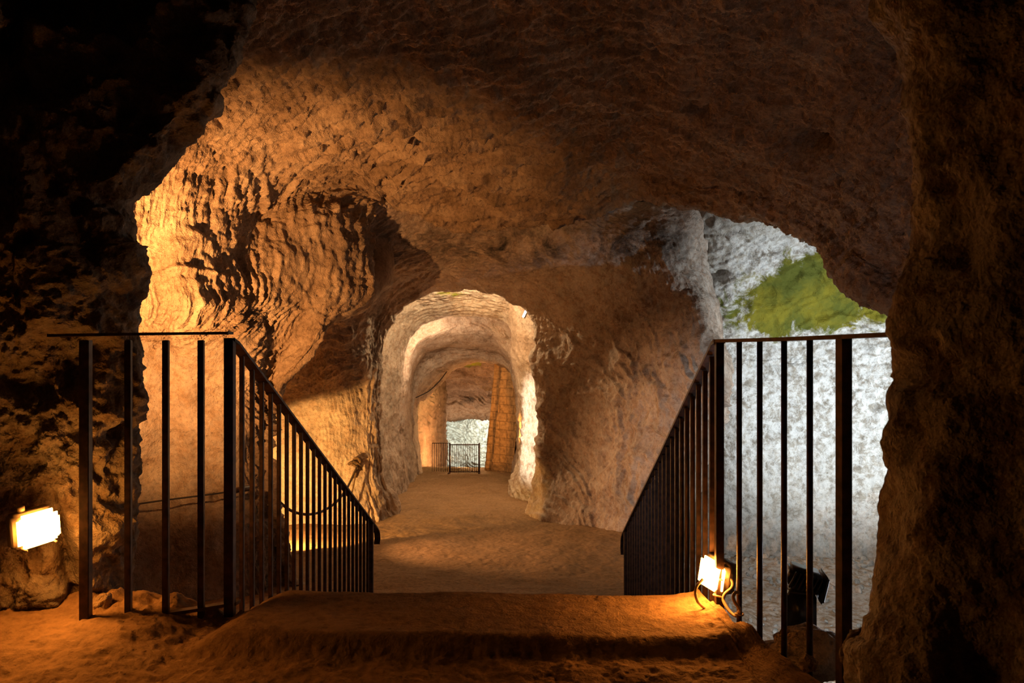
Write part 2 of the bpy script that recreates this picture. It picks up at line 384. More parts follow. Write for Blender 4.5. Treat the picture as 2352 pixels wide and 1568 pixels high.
# ================================================================ NEAR ROCK, RIGHT
ER = [(-900,1900),(-400,1980),(-150,2020),(0,2042),(50,2052),(100,2066),(160,2078),(250,2083),(300,2092),(400,2104),(480,2108),(560,2112),(600,2105),(635,2092),(700,2088),(780,2090),(840,2093),(880,2088),(905,2070),(925,2060),(980,2058),(1050,2052),(1100,2045),(1150,2036),(1200,2030),(1270,2025),(1330,2018),(1360,2012),(1400,2012),(1440,2000),(1470,1988),(1495,1965),(1530,1960),(1580,1966),(1700,1985),(1900,2010)]
ctrl = []
for y, x in ER:
    ctrl.append([(x+1500, y, 4.4), (x+640, y, 3.7), (x+220, y, 2.9), (x+45, y, 2.25), (x, y, 1.86), (x+18, y, 1.74), (x+55, y, 1.66), (x+120, y, 1.58), (2300, y, 1.5), (2450, y, 1.38), (2800, y, 1.1), (4500, y, .5)])
g, ta, tb = loft(ctrl, 560, 360)
R, S = arclens(g); nb = normals(g); px, py = pix(g)
colp = tb[None, :]+0*px
edge = sstep(1.0, 2.6, colp)*.8+.2
colp = colp-1
edge = sstep(1.0, 2.6, colp-1)*.8+.2
dh = fbm(g, 1.8, 3, 71)*.05+ridged(g, 4, 3, 72)*.014+fbm(g, 11, 4, 74)*.012-pits(g, 9, 75, .5)*.06+fbm(g, 38, 2, 77)*.004
dh = (dh*edge)
g2 = g+nb*dh[..., None]
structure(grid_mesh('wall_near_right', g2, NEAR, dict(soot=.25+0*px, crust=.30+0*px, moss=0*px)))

# ================================================================ TUNNEL
def ring(D, xl, xr, yt, yb, lf=20, rf=-18):
    W = xr-xl; H = yb-yt
    return [(xl+lf, yb+25, D), (xl+lf*.6, yb-.10*H, D), (xl, yb-.35*H, D), (xl+2, yb-.62*H, D), (xl+.05*W, yt+.17*H, D), (xl+.17*W, yt+.05*H, D),
            (xl+.40*W, yt, D), (xl+.62*W, yt, D), (xl+.84*W, yt+.05*H, D), (xr-.05*W, yt+.17*H, D), (xr-2, yb-.60*H, D), (xr, yb-.35*H, D), (xr+rf*.5, yb-.12*H, D), (xr+rf, yb+25, D)]
def yfl(D): return CY+(CZ-float(zfloor(D)))*F/D
TR = [(12.2, 838, 1272, 628), (12.9, 838, 1280, 620), (13.5, 862, 1262, 645), (14.2, 898, 1232, 690), (14.7, 916, 1214, 722), (15.1, 912, 1208, 716), (15.9, 920, 1200, 733),
      (16.15, 932, 1192, 762), (17.5, 944, 1190, 798), (17.7, 950, 1192, 822), (18.2, 953, 1196, 830), (18.6, 955, 1200, 829), (18.8, 930, 1230, 800)]
ctrl = [ring(D, xl, xr, yt, yfl(D)+10) for D, xl, xr, yt in TR]
# the far end opens on a slanting haunch at the left
for r_, fx in ((-3, 40), (-2, 60), (-4, 20)):
    c = ctrl[r_]
    for k, (dx, dy) in {4: (10, 40), 5: (10, 45), 6: (-10, 22)}.items():
        x, y, D = c[k]; c[k] = (x+dx*fx/60, y+dy*fx/60, D)
g, ta, tb = loft(ctrl, 300, 560)
R, S = arclens(g); nb = normals(g, (0, 15, 0)); px, py = pix(g)
dh = fbm(g, .8, 3, 81)*.06+fbm(g, 2.6, 3, 84)*.03+strokes(R, S, g, 8, .35, 82, .8)*.03+strokes(R, S, g, 16, .2, 86, 1.3)*.018+fbm(g, 13, 3, 88)*.008-pits(g, 2.8, 85, .6)*.12
g2 = g+nb*(dh*sstep(0, .5, ta[:, None]+0*px))[..., None]
structure(grid_mesh('wall_tunnel', g2, PINK, dict(soot=0*px, crust=.25+0*px, moss=.72*blob(px, py, 1040, 668, 90, 14))))

# inner projecting jamb on the right of the passage
JB = [(640, 1150), (690, 1160), (730, 1172), (780, 1178), (830, 1180), (870, 1192), (940, 1200), (1010, 1198), (1060, 1190), (1110, 1172), (1150, 1168), (1230, 1165)]
ctrl = [[(x+40, y, 15.9), (x+6, y, 15.0), (x, y, 14.5), (x+8, y, 14.0), (x+28, y, 13.6), (x+70, y, 13.2), (x+130, y, 13.0)] for y, x in JB]
g, ta, tb = loft(ctrl, 300, 130); R, S = arclens(g); nb = normals(g); px, py = pix(g)
dh = fbm(g, .9, 3, 91)*.05+strokes(g[..., 2]*.6+g[..., 0], g[..., 2], g, 8, .4, 92, 1.2)*.05+fbm(g, 12, 3, 94)*.012
g2 = g+nb*dh[..., None]
structure(grid_mesh('wall_tunnel_jamb', g2, PINK, dict(soot=0*px, crust=.45*sstep(800, 900, py), moss=.0*px)))

# ================================================================ FAR ROOM
def patch(name, ctrl, n, m, mat, f, toward=None, **at):
    g, ta, tb = loft(ctrl, n, m); R, S = arclens(g); nb = normals(g, toward); px, py = pix(g)
    g2 = g+nb*f(g, R, S)[..., None]
    a = dict(soot=0*px, crust=0*px, moss=0*px)
    for k, v in at.items(): a[k] = v(px, py) if callable(v) else v+0*px
    return structure(grid_mesh(name, g2, mat, a))
def ruff(k, a=.05):
    return lambda g, R, S: fbm(g, .8, 3, k)*a*1.6+strokes(g[..., 2]*.8+g[..., 0]*.4, S, g, 6, .5, k+1, 1.3)*a*1.1+fbm(g, 9, 3, k+2)*a*.25
patch('wall_far_left', [[(860, y, 18.5), (930, y, 19.2), (960, y, 20), (990, y, 21.5), (1015, y, 23.2), (1024, y, 24.2), (1020, y, 26.5)] for y in (780, 850, 920, 1000, 1060, 1130)], 200, 130, TUFF, ruff(101), soot=lambda x, y: .6*sstep(1060, 1100, y))
patch('wall_far_back', [[(985, 790, 22.0), (1030, 795, 22.2), (1090, 800, 22.2), (1150, 800, 22), (1220, 800, 21.6)],
                        [(985, 850, 23.2), (1030, 845, 23.4), (1090, 845, 23.4), (1150, 850, 23), (1220, 850, 22.6)],
                        [(985, 905, 24.6), (1030, 892, 24.8), (1090, 888, 24.8), (1150, 892, 24.4), (1220, 900, 24)],
                        [(985, 912, 26.0), (1030, 905, 26.2), (1090, 900, 26.2), (1150, 905, 26), (1220, 910, 26)],
                        [(985, 935, 26.3), (1030, 935, 26.5), (1090, 932, 26.5), (1150, 930, 26.4), (1220, 935, 26.2)],
                        [(985, 975, 27.0), (1030, 968, 27.0), (1090, 960, 27.2), (1150, 962, 27.2), (1220, 966, 27)],
                        [(985, 960, 28.8), (1030, 950, 29), (1090, 945, 29), (1150, 945, 29), (1220, 950, 29)]], 240, 220, PINK, ruff(111, .09),
      soot=lambda x, y: .9*blob(x, y, 1085, 915, 60, 14), crust=lambda x, y: .35*sstep(900, 960, y))
patch('wall_far_end', [[(980, y, 30-.8*(y > 1050)), (1020, y, 29.6), (1070, y, 29.8), (1120, y, 29.4), (1180, y, 29)] for y in (930, 970, 1010, 1050, 1085)], 180, 200, PALE, ruff(121, .22), crust=.9)
# mossy rock in the roof light of the far room
patch('wall_far_roof_light', [[(1030, y, d), (1055, y, d), (1075, y, d), (1105, y, d+.1)] for y, d in ((800, 20.4), (815, 20.8), (830, 21.2), (838, 21.5), (842, 22.5))], 60, 90, PALE, ruff(131, .05), crust=.2, moss=1.0)

# ================================================================ FLOORS
gx = np.concatenate([np.linspace(-7, -3, 60, endpoint=False), np.linspace(-3, 3, 360, endpoint=False), np.linspace(3, 8, 90)])
gy = np.concatenate([np.linspace(2.7, 6, 90, endpoint=False), np.linspace(6, 13, 330, endpoint=False), np.linspace(13, 31, 200)])
Xg, Yg = np.meshgrid(gx, gy, indexing='ij'); G = np.stack([Xg, Yg, 0*Xg], -1)
z = zfloor(Yg)
side = sstep(1.35, 2.7, Xg-.02*Yg)*sstep(12.6, 10.6, Yg)
z = z-side*(.48-.061*np.maximum(Yg-6, 0)*.3)
z = z+fbm(G, .7, 3, 141)*.035+fbm(G, 4.0, 3, 142)*.010*(1+side)+fbm(G, 16, 3, 143)*.005*(1+2*side)
z = z+.35*np.exp(-((Xg+3.3+.0*Yg)/.5)**2)*0
mnd = np.exp(-(((Yg-10.0)/.5)**2))*side; z = z+mnd*.12
G[..., 2] = z
structure(grid_mesh('floor', G, DIRT, dict(soot=0*Xg, crust=side*.45, moss=0*Xg), flip=True))

# landing in front with its raised slab
def edgeD(X):
    e = np.where(X < -1.0, 2.80, 2.90)
    e = np.where((X >= -1.0) & (X < -.90), 2.80+(X+1.0), e)
    e = np.where(X > .735, np.maximum(2.80-(X-.735)/.235, 1.5), e)
    return e
gx = np.linspace(-3.2, 1.6, 620); v1 = np.linspace(0, 1, 300)
Xg, Vg = np.meshgrid(gx, v1, indexing='ij')
E = edgeD(Xg)+perlin(Xg*7, 0*Xg, 3.3+0*Xg)*.018*((Xg < -.92) | (Xg > .72))
Yg = .15+(E-.15)*Vg**.8
G = np.stack([Xg, Yg, 0*Xg], -1)
slab = sstep(2.40, 2.50, Yg+.02*perlin(Xg*2, 0*Xg, 0*Xg))*sstep(-1.10+.0*Xg, -.93, Xg-(Yg-2.6)*.25)
z = -.05+slab*(.062-.020*(Xg+1)/1.7)+.055*sstep(.62, .95, Xg)*(Yg > 0)
offslab = 1-slab*sstep(.75, .6, Xg)
z = z+fbm(G, 1.6, 3, 151)*.012+fbm(G, 9, 4, 152)*.007*(.35+offslab)+fbm(G, 40, 3, 153)*.003*(.4+offslab)
z = z+np.maximum(ridged(G, 12, 2, 154)-.9, 0)*.02*offslab*(sstep(2.3, 2.75, Yg))
z = z+.05*np.exp(-((Yg-2.74)/.06)**2)*(perlin(Xg*14, 0*Xg, 1+0*Xg)+.3)*((Xg < -1.0))
z = z-.05*blob(Xg, Yg, .80, 2.62, .03, .05)+.085*sstep(-1.05, -1.35, Xg)*sstep(2.0, 2.55, Yg)
G[..., 2] = z
last = G[:, -1:, :]
drops = []
for dy, dz in ((.008, .02), (.012, .08), (.0, .3), (.02, .8), (.0, 1.75)):
    q = last.copy(); q[..., 1] += dy+perlin(last[..., 0]*9, last[..., 0]*0, dz*9+0*last[..., 0])*.02; q[..., 2] -= dz; drops.append(q)
G = np.concatenate([G]+drops, axis=1)
structure(grid_mesh('floor_landing', G, DIRT, dict(soot=0*G[..., 0], crust=0*G[..., 0], moss=0*G[..., 0]), flip=True))

# the flight of rock-cut steps going down between the railings
bm = bmesh.new()
nst = 9; run = (5.45-2.88)/nst; rise = 1.45/nst
for k in range(1, nst):
    y0 = 2.88+run*(k-1); zt = -rise*k
    b = bmesh.ops.create_cube(bm, size=1)['verts']
    for v in b:
        v.co.x = v.co.x*1.74-.10+.024*(y0-2.8); v.co.y = y0+.5*(run+.04)+v.co.y*(run+.04)-.02; v.co.z = zt+(v.co.z-.5)*(1.7+zt)
bmesh.ops.bevel(bm, geom=[e for e in bm.edges], offset=.02, segments=2, affect='EDGES')
me = bpy.data.meshes.new('floor_steps'); bm.to_mesh(me); bm.free(); me.materials.append(DIRT)
o = bpy.data.objects.new('floor_steps', me); COL.objects.link(o); structure(o)
# ================================================================ helpers for things
def finish(name, bm, mat, parent=None, smooth=True):
    me = bpy.data.meshes.new(name); bm.normal_update(); bm.to_mesh(me); bm.free()
    if smooth: me.polygons.foreach_set('use_smooth', [True]*len(me.polygons))
    for m in (mat if isinstance(mat, (list, tuple)) else [mat]): me.materials.append(m)
    o = bpy.data.objects.new(name, me); COL.objects.link(o)
    if parent: o.parent = parent
    return o
def tag(o, label, cat, group=None):
    o['label'] = label; o['category'] = cat
    if group: o['group'] = group
    return o
def thing(name, label, cat, loc, rot=(0, 0, 0), group=None):
    o = bpy.data.objects.new(name, None); COL.objects.link(o); o.location = loc; o.rotation_euler = rot
    o.empty_display_size = .1
    return tag(o, label, cat, group)
def add_box(bm, c, s, M=None, bev=.003):
    r = bmesh.ops.create_cube(bm, size=1); vs = r['verts']
    for v in vs: v.co = Vector((v.co.x*s[0], v.co.y*s[1], v.co.z*s[2]))
    if bev:
        es = list({e for v in vs for e in v.link_edges})
        rb = bmesh.ops.bevel(bm, geom=es, offset=bev, segments=2, affect='EDGES')
        vs = list({v for f in rb['faces'] for v in f.verts} | {v for v in vs if v.is_valid})
    for v in vs:
        if M is not None: v.co = M @ v.co
        v.co += Vector(c)
    return vs
def add_tube(bm, pts, r, seg=8, caps=True):
    pts = [Vector(p) for p in pts]; rings = []
    up = Vector((0, 0, 1)); n0 = None
    for i, p in enumerate(pts):
        t = (pts[min(i+1, len(pts)-1)]-pts[max(i-1, 0)]).normalized()
        a = t.cross(up)
        if a.length < .05: a = t.cross(Vector((1, 0, 0)))
        a.normalize()
        if n0 is not None and a.dot(n0) < 0: a = -a
        n0 = a; b = t.cross(a)
        rr = r[i] if isinstance(r, (list, tuple)) else r
        rings.append([bm.verts.new(p+rr*(math.cos(q)*a+math.sin(q)*b)) for q in [2*math.pi*k/seg for k in range(seg)]])
    for i in range(len(rings)-1):
        for k in range(seg): bm.faces.new((rings[i][k], rings[i][(k+1) % seg], rings[i+1][(k+1) % seg], rings[i+1][k]))
    if caps: bm.faces.new(rings[0][::-1]); bm.faces.new(rings[-1])
def spline(pts, n=10):
    c = np.array(pts, dtype=float); t = np.linspace(0, len(pts)-1, (len(pts)-1)*n+1)
    return [tuple(v) for v in crom(c, t)]
def strip(bm, pts, w, h, side):
    """flat bar of width w (along side) and height h following pts (top centre line)"""
    s = Vector(side).normalized()*w/2; rings = []
    for p in pts:
        p = Vector(p); rings.append([bm.verts.new(p-s), bm.verts.new(p+s), bm.verts.new(p+s-Vector((0, 0, h))), bm.verts.new(p-s-Vector((0, 0, h)))])
    for a, b in zip(rings, rings[1:]):
        for k in range(4): bm.faces.new((a[k], a[(k+1) % 4], b[(k+1) % 4], b[k]))
    bm.faces.new(rings[0][::-1]); bm.faces.new(rings[-1])
    bmesh.ops.recalc_face_normals(bm, faces=bm.faces)

# ================================================================ RAILINGS
def bar(root, name, x, y, z0, z1, w, rot=0, rnd=False):
    bm = bmesh.new()
    ox, oy, oz = root.location
    if rnd: add_tube(bm, [(x-ox, y-oy, z0-oz), (x-ox, y-oy, z1-oz)], w/2, 10)
    else: add_box(bm, (x-ox, y-oy, (z0+z1)/2-oz), (w, w, z1-z0), Matrix.Rotation(rot, 3, 'Z'), .002)
    return finish(name, bm, IRON, root, smooth=rnd)
def rail(root, name, pts, w, h, side):
    bm = bmesh.new(); o = root.location
    strip(bm, [Vector(p)-o for p in pts], w, h, side)
    return finish(name, bm, IRON, root, smooth=False)
D0 = 2.74; SL = -.522; DX = .024
# left railing
xl0 = (528-CX)/F*D0
lt = thing('stair_railing', 'dark iron railing with a sloping run on the left side of the steps', 'railing', (xl0, D0, 0))
bar(lt, 'post', xl0, D0, -.03, .99, .034)
for pxx, D, w in ((462, 2.70, .021), (381, 2.66, .021), (295, 2.61, .021)):
    bar(lt, 'baluster', (pxx-CX)/F*D, D, -.10, .99, w, .1)
bar(lt, 'post', (197-CX)/F*2.55, 2.55, -.12, .99, .032, .1)
rail(lt, 'handrail', [P(118, 767, 2.50), P(197, 765.5, 2.55), P(381, 763, 2.66), P(530, 761.5, 2.74)], .04, .010, (.15, 1, 0))
rail(lt, 'bottom_rail', [P(345, 1418, 2.60), P(381, 1405, 2.66), P(462, 1393, 2.70), P(548, 1379, 2.76)], .035, .012, (.15, 1, 0))
def zt(D): return .995+SL*(D-D0)
for k in range(22):
    D = 2.85+k*.105; x = xl0+DX*(D-D0)+.002
    bar(lt, 'baluster', x, D, zt(D)-1.02, zt(D)-.01, .0165, 0)
De = 5.17; bar(lt, 'post', xl0+DX*(De-D0), De, zt(De)-1.12, zt(De)-.01, .034)
xe = lambda D: xl0+DX*(D-D0)
rail(lt, 'sloping_handrail', [(xe(2.735), 2.735, .998), (xe(2.78), 2.78, zt(2.76)), (xe(5.3), 5.3, zt(5.3)), (xe(5.37)+.002, 5.37, zt(5.34)-.03), (xe(5.39)+.002, 5.39, zt(5.34)-.08), (xe(5.37)+.002, 5.365, zt(5.34)-.11)], .042, .012, (1, 0, 0))
# right railing
xr0 = (1652-CX)/F*D0
rt = thing('stair_railing', 'dark iron railing with a sloping run on the right side of the steps', 'railing', (xr0, D0, 0))
bar(rt, 'post', xr0, D0, -.03, .985, .029)
def onr(pxx):
    t = ((pxx-CX)/F*D0-xr0)/(.222+(pxx-CX)/F); return xr0+.222*t, D0-t
for pxx in (1698, 1745, 1801, 1860):
    x, D = onr(pxx); bar(rt, 'baluster', x, D, -.06, .992, .0185, .2, rnd=True)
x, D = onr(1938); bar(rt, 'post', x, D, -.12, .995, .032, .22)
rail(rt, 'handrail', [(*onr(1648), .993), (*onr(1800), .998), (*onr(1938), 1.004), (*onr(2098), 1.010)], .040, .012, (1, .22, 0))
xe2 = lambda D: xr0+DX*(D-D0)
for k in range(22):
    D = 2.85+k*.1135; bar(rt, 'baluster', xe2(D), D, zt(D)-1.02, zt(D)-.01, .0185, 0)
De = 5.38; bar(rt, 'post', xe2(De), De, zt(De)-1.12, zt(De)-.01, .034)
rail(rt, 'sloping_handrail', [(xe2(2.735), 2.735, .993), (xe2(2.78), 2.78, zt(2.76)), (xe2(5.5), 5.5, zt(5.5)), (xe2(5.55), 5.55, zt(5.54)-.03), (xe2(5.56), 5.56, zt(5.54)-.10), (xe2(5.54), 5.54, zt(5.54)-.13)], .042, .014, (1, 0, 0))

# ================================================================ BULKHEAD LAMPS
def bulkhead(label, loc, rot, gm, w=.14, h=.115):
    t = thing('bulkhead_lamp', label, 'lamp', loc, rot)   # faces local -Y
    bm = bmesh.new(); add_box(bm, (0, .028, 0), (w, .056, h), None, .010); finish('housing', bm, GREYP, t)
    bm = bmesh.new(); add_box(bm, (0, -.014, 0), (w*.97, .036, h*.96), None, .016)
    add_box(bm, (w*.10, -.036, 0), (w*.68, .026, h*.74), None, .012); finish('glass_cover', bm, gm, t)
    bm = bmesh.new(); add_tube(bm, [(-w*.2, .03, h/2-.002), (-w*.2, .03, h/2+.018)], .012, 10); finish('cable_gland', bm, GREYP, t)
    for sx in (-1, 1):
        bm = bmesh.new(); add_tube(bm, [(sx*w*.36, -.002, -h*.47), (sx*w*.36, -.03, -h*.5)], .004, 6)
        finish('cover_clip', bm, GREYP, t)
    return t
bulkhead('glowing amber bulkhead lamp fixed to the dark rock at far left', P(82, 1212, 2.53), (math.radians(2), math.radians(-5), math.radians(62)), GLOW, .138, .120)
bulkhead('glowing amber bulkhead lamp strapped to the right stair railing post', P(1641, 1318, 2.78), (math.radians(-4), math.radians(8), math.radians(-62)), GLOWR, .13, .115)
cab = tag(finish('power_cable', (lambda bm: (add_tube(bm, spline([P(1614, 1330, 2.72), P(1601, 1345, 2.70), P(1597, 1362, 2.69), P(1603, 1382, 2.70), P(1618, 1396, 2.72)], 6), .0055), bm)[1])(bmesh.new()), CABLE), 'short beige cable bending down from the lamp at the railing', 'cable')
bm = bmesh.new(); add_tube(bm, spline([P(1668, 1318, 2.74), P(1682, 1335, 2.73), P(1680, 1350, 2.72), P(1665, 1364, 2.71), P(1662, 1380, 2.70), P(1675, 1402, 2.66), P(1690, 1414, 2.62), P(1699, 1400, 2.58), P(1689, 1385, 2.58), P(1684, 1370, 2.58), P(1690, 1360, 2.58), P(1699, 1362, 2.58)], 6), .0060)
cab2 = tag(finish('power_cable', bm, CABLE), 'beige cable looping from the railing post to the first baluster', 'cable')
for (pxx, py_, D, r) in ((1652, 1327, 2.74, .021), (1652, 1366, 2.74, .021), (1652, 1400, 2.74, .021), (1698, 1409, onr(1698)[1], .014)):
    bm = bmesh.new(); c = P(pxx, py_, D)
    add_tube(bm, [(c[0]+r*math.cos(a), c[1]+r*math.sin(a), c[2]+.002*math.sin(a*2)) for a in [k*math.pi/8 for k in range(17)]], .0032, 6)
    finish('cable_tie', bm, CABLE, cab2)

# ================================================================ FLOODLIGHT
fl = thing('floodlight', 'black finned floodlight on a box behind the right railing balusters', 'floodlight', P(1842, 1448, 3.3), (0, 0, math.radians(-13)))
s = .00194  # metres per photograph pixel there
bm = bmesh.new(); add_box(bm, (-.008, 0, .088), (.122, .12, .176), None, .008); finish('ballast_box', bm, BLACK, fl)
bm = bmesh.new(); add_box(bm, (-.012, -.061, .035), (.048, .003, .022), None, .001); finish('rating_label', bm, LABEL, fl)['label'] = 'small yellowed label'
bm = bmesh.new()
for k in range(3): add_box(bm, (-.013, -.0632, .041-.006*k), (.036-.006*k, .001, .0016), None, 0)
finish('label_print', bm, INK, fl.children[-1])
bm = bmesh.new(); add_box(bm, (-.012, 0, .18), (.09, .10, .03), None, .006); finish('yoke', bm, BLACK, fl)
Mh = Matrix.Rotation(math.radians(13), 3, 'Y'); hc = Vector((.008, 0, .236))
bm = bmesh.new(); add_box(bm, hc, (.140, .15, .082), Mh, .012); finish('head_housing', bm, BLACK, fl)
for k in range(7):
    bm = bmesh.new(); add_box(bm, Vector((0, -.083, 0))+hc+Mh @ Vector((-.060+.018*k, 0, 0)), (.0045, .022, .074), Mh @ Matrix.Rotation(.22, 3, 'Y'), .001)
    finish('cooling_fin', bm, IRON, fl)
bm = bmesh.new(); add_box(bm, hc+Mh @ Vector((.078, 0, -.012)), (.018, .165, .118), Mh, .007); finish('front_frame', bm, BLACK, fl)
bm = bmesh.new(); add_box(bm, hc+Mh @ Vector((.0885, 0, -.012)), (.002, .145, .095), Mh, .001); finish('front_glass', bm, GLOWF, fl)

# ================================================================ ROPES, CABLES, BRACKETS
def tube_thing(name, pts, r, mat, label, cat, n=8, group=None):
    bm = bmesh.new(); add_tube(bm, spline(pts, n), r, 8); return tag(finish(name, bm, mat), label, cat, group)
tube_thing('barrier_rope', [P(632, 1137, 8.25), P(645, 1155, 8.4), P(672, 1174, 8.7), P(705, 1181, 9.1), P(740, 1174, 9.6), P(775, 1150, 10.2), P(800, 1115, 10.8), P(822, 1066, 11.3)], .017, ROPE, 'brown rope sagging across the lit alcove behind the left railing', 'rope')
t = thing('rope_bracket', 'scrolled iron bracket at the edge of the alcove behind the left railing', 'bracket', P(612, 1128, 8.1))
def loc(t, p): return Vector(p)-t.location
bm = bmesh.new(); add_tube(bm, [loc(t, P(596, 1136, 8.0)), loc(t, P(630, 1123, 8.22))], .016, 8); finish('arm', bm, IRON, t)
bm = bmesh.new(); add_tube(bm, [loc(t, q) for q in spline([P(616, 1121, 8.1), P(613, 1113, 8.1), P(616, 1108, 8.1), P(620, 1111, 8.1), P(617, 1115, 8.1)], 5)], .010, 6); finish('scroll', bm, IRON, t)
bm = bmesh.new()
add_tube(bm, [loc(t, P(632+10*math.cos(a)*.8, 1130+11*math.sin(a), 8.24)) for a in [k*math.pi/8 for k in range(17)]], .018, 8); finish('rope_knot', bm, ROPE, t)
t = thing('rope_tie', 'knotted rope ends tied to the wall beside the tunnel mouth', 'rope', P(820, 1065, 11.3))
bm = bmesh.new()
for pts in ([P(800, 1066, 11.2), P(812, 1060, 11.25), P(826, 1068, 11.3), P(830, 1080, 11.3)], [P(812, 1056, 11.3), P(822, 1052, 11.3), P(828, 1062, 11.3)], [P(824, 1066, 11.3), P(818, 1080, 11.3), P(813, 1098, 11.3)], [P(806, 1064, 11.25), P(820, 1072, 11.25)]):
    add_tube(bm, [loc(t, q) for q in spline(pts, 5)], .022, 7)
finish('knot', bm, ROPE, t)
bm = bmesh.new(); add_tube(bm, [loc(t, q) for q in spline([P(820, 1078, 11.2), P(812, 1115, 11.1), P(800, 1160, 11.0)], 6)], .012, 6); finish('hanging_end', bm, ROPE, t)
tube_thing('wall_cable', [P(296, 1160, 6.75), P(380, 1148, 6.85), P(460, 1138, 6.95), P(540, 1127, 7.1)], .008, DKCAB, 'thin dark cable stretched along the plain wall behind the left railing', 'cable')
tube_thing('iron_rod', [P(528, 1131, 7.05), P(550, 1124, 7.1), P(577, 1120, 7.3)], .028, IRON, 'stubby dark iron rod sticking from the wall behind the left railing', 'rod')
tube_thing('hanging_cable', [P(955, 913, 17.6), P(985, 898, 17.8), P(1010, 874, 18.0), P(1032, 845, 18.3), P(1044, 828, 18.5)], .013, DKCAB, 'thin dark cable hanging from the tunnel roof above the orange wall', 'cable')
t = thing('barrier_rope', 'pale double rope hanging on the left wall inside the tunnel', 'rope', P(905, 1040, 15.3))
bm = bmesh.new(); add_tube(bm, [loc(t, q) for q in spline([P(898, 1030, 15.2), P(904, 1040, 15.2), P(912, 1036, 15.4), P(919, 1008, 15.6)], 6)], .010, 6); finish('upper_strand', bm, ROPEP, t)
bm = bmesh.new(); add_tube(bm, [loc(t, q) for q in spline([P(898, 1032, 15.2), P(902, 1055, 15.2), P(912, 1060, 15.4), P(922, 1022, 15.6)], 6)], .008, 6); finish('lower_strand', bm, ROPEP, t)
bm = bmesh.new(); add_box(bm, loc(t, P(898, 1028, 15.15)), (.05, .03, .08), None, .008); finish('hook', bm, ROPEP, t)
# slim white lamp high inside the tunnel mouth
t = thing('tunnel_lamp', 'slim bright white lamp high on the right inside the tunnel mouth', 'lamp', P(1205, 720, 12.9), (0, math.radians(25), 0))
bm = bmesh.new(); add_box(bm, (0, 0, 0), (.035, .05, .14), None, .008); finish('glass_tube', bm, GLOWW, t)
bm = bmesh.new(); add_box(bm, (.03, 0, 0), (.025, .06, .15), None, .005); finish('back_plate', bm, GREYP, t)

# ================================================================ GATE
gt = thing('iron_gate', 'low barred iron gate standing at the far end of the tunnel', 'gate', P(1066, 1086, 17.6))
bm = bmesh.new()
gz = P(0, 1018, 17.6)[2]; gb = P(0, 1086, 17.6)[2]
for pxx in (1033, 1101):
    bm = bmesh.new(); x = P(pxx, 0, 17.6)[0]-gt.location.x; add_box(bm, (x, 0, (gz-gb)/2), (.035, .035, gz-gb+.02), None, .003); finish('post', bm, IRON, gt)
for nm, yy in (('top_rail', 1021), ('bottom_rail', 1083)):
    bm = bmesh.new(); add_box(bm, (0, 0, P(0, yy, 17.6)[2]-gb), (.72, .02, .02), None, .002); finish(nm, bm, IRON, gt)
for k in range(16):
    bm = bmesh.new(); x = P(1036+k*4.15, 0, 17.6)[0]-gt.location.x; add_box(bm, (x, 0, (gz-gb)/2), (.013, .013, gz-gb-.02), None, .001); finish('bar', bm, IRON, gt)
for sx in (-1, 1):
    bm = bmesh.new(); add_box(bm, (sx*.36, -.08, .012), (.04, .22, .02), None, .002); finish('foot', bm, IRON, gt)
gt2 = thing('iron_railing', 'thin rusty railing against the orange wall left of the gate', 'railing', P(1012, 1086, 18.2))
for k in range(8):
    bm = bmesh.new(); x = P(993+k*5, 0, 18.2)[0]-gt2.location.x; add_box(bm, (x, 0, .36), (.013, .013, .74), None, .001); finish('bar', bm, IRON, gt2)
bm = bmesh.new(); add_box(bm, (0, 0, .735), (.42, .02, .016), None, .002); finish('top_rail', bm, IRON, gt2)

# ================================================================ BRICK PIER
m, nt, bs = nodes('orange_tuff_blocks')
tc = N(nt, 'ShaderNodeTexCoord'); mp = N(nt, 'ShaderNodeMapping'); nt.links.new(tc.outputs['Object'], mp.inputs['Vector'])
mp.inputs['Rotation'].default_value = (math.pi/2, 0, 0)
br = N(nt, 'ShaderNodeTexBrick', i_Scale=1.0); br.inputs['Brick Width'].default_value = .34; br.inputs['Row Height'].default_value = .20; br.inputs['Mortar Size'].default_value = .012
br.inputs['Color1'].default_value = (.44, .26, .11, 1); br.inputs['Color2'].default_value = (.41, .24, .10, 1); br.inputs['Mortar'].default_value = (.27, .155, .065, 1)
n2 = N(nt, 'ShaderNodeTexNoise', i_Scale=14.0, i_Detail=7.0); nt.links.new(tc.outputs['Object'], n2.inputs['Vector'])
wp = mixc(nt, .04, mp.outputs['Vector'], n2.outputs['Color'], 'ADD'); nt.links.new(wp, br.inputs['Vector'])
rr = ramp(nt, n2.outputs['Fac'], [(.3, (.6, .6, .6)), (.6, (1.1, 1.1, 1.1))])
nt.links.new(mixc(nt, 1.0, br.outputs['Color'], rr.outputs['Color'], 'MULTIPLY'), bs.inputs['Base Color']); bs.inputs['Roughness'].default_value = .9
bp = N(nt, 'ShaderNodeBump', i_Strength=.6, i_Distance=.03); nt.links.new(mixc(nt, .5, br.outputs['Color'], n2.outputs['Fac']), bp.inputs['Height']); nt.links.new(bp.outputs['Normal'], bs.inputs['Normal'])
BLK = m
bp0 = P(1150, 1100, 18.0)
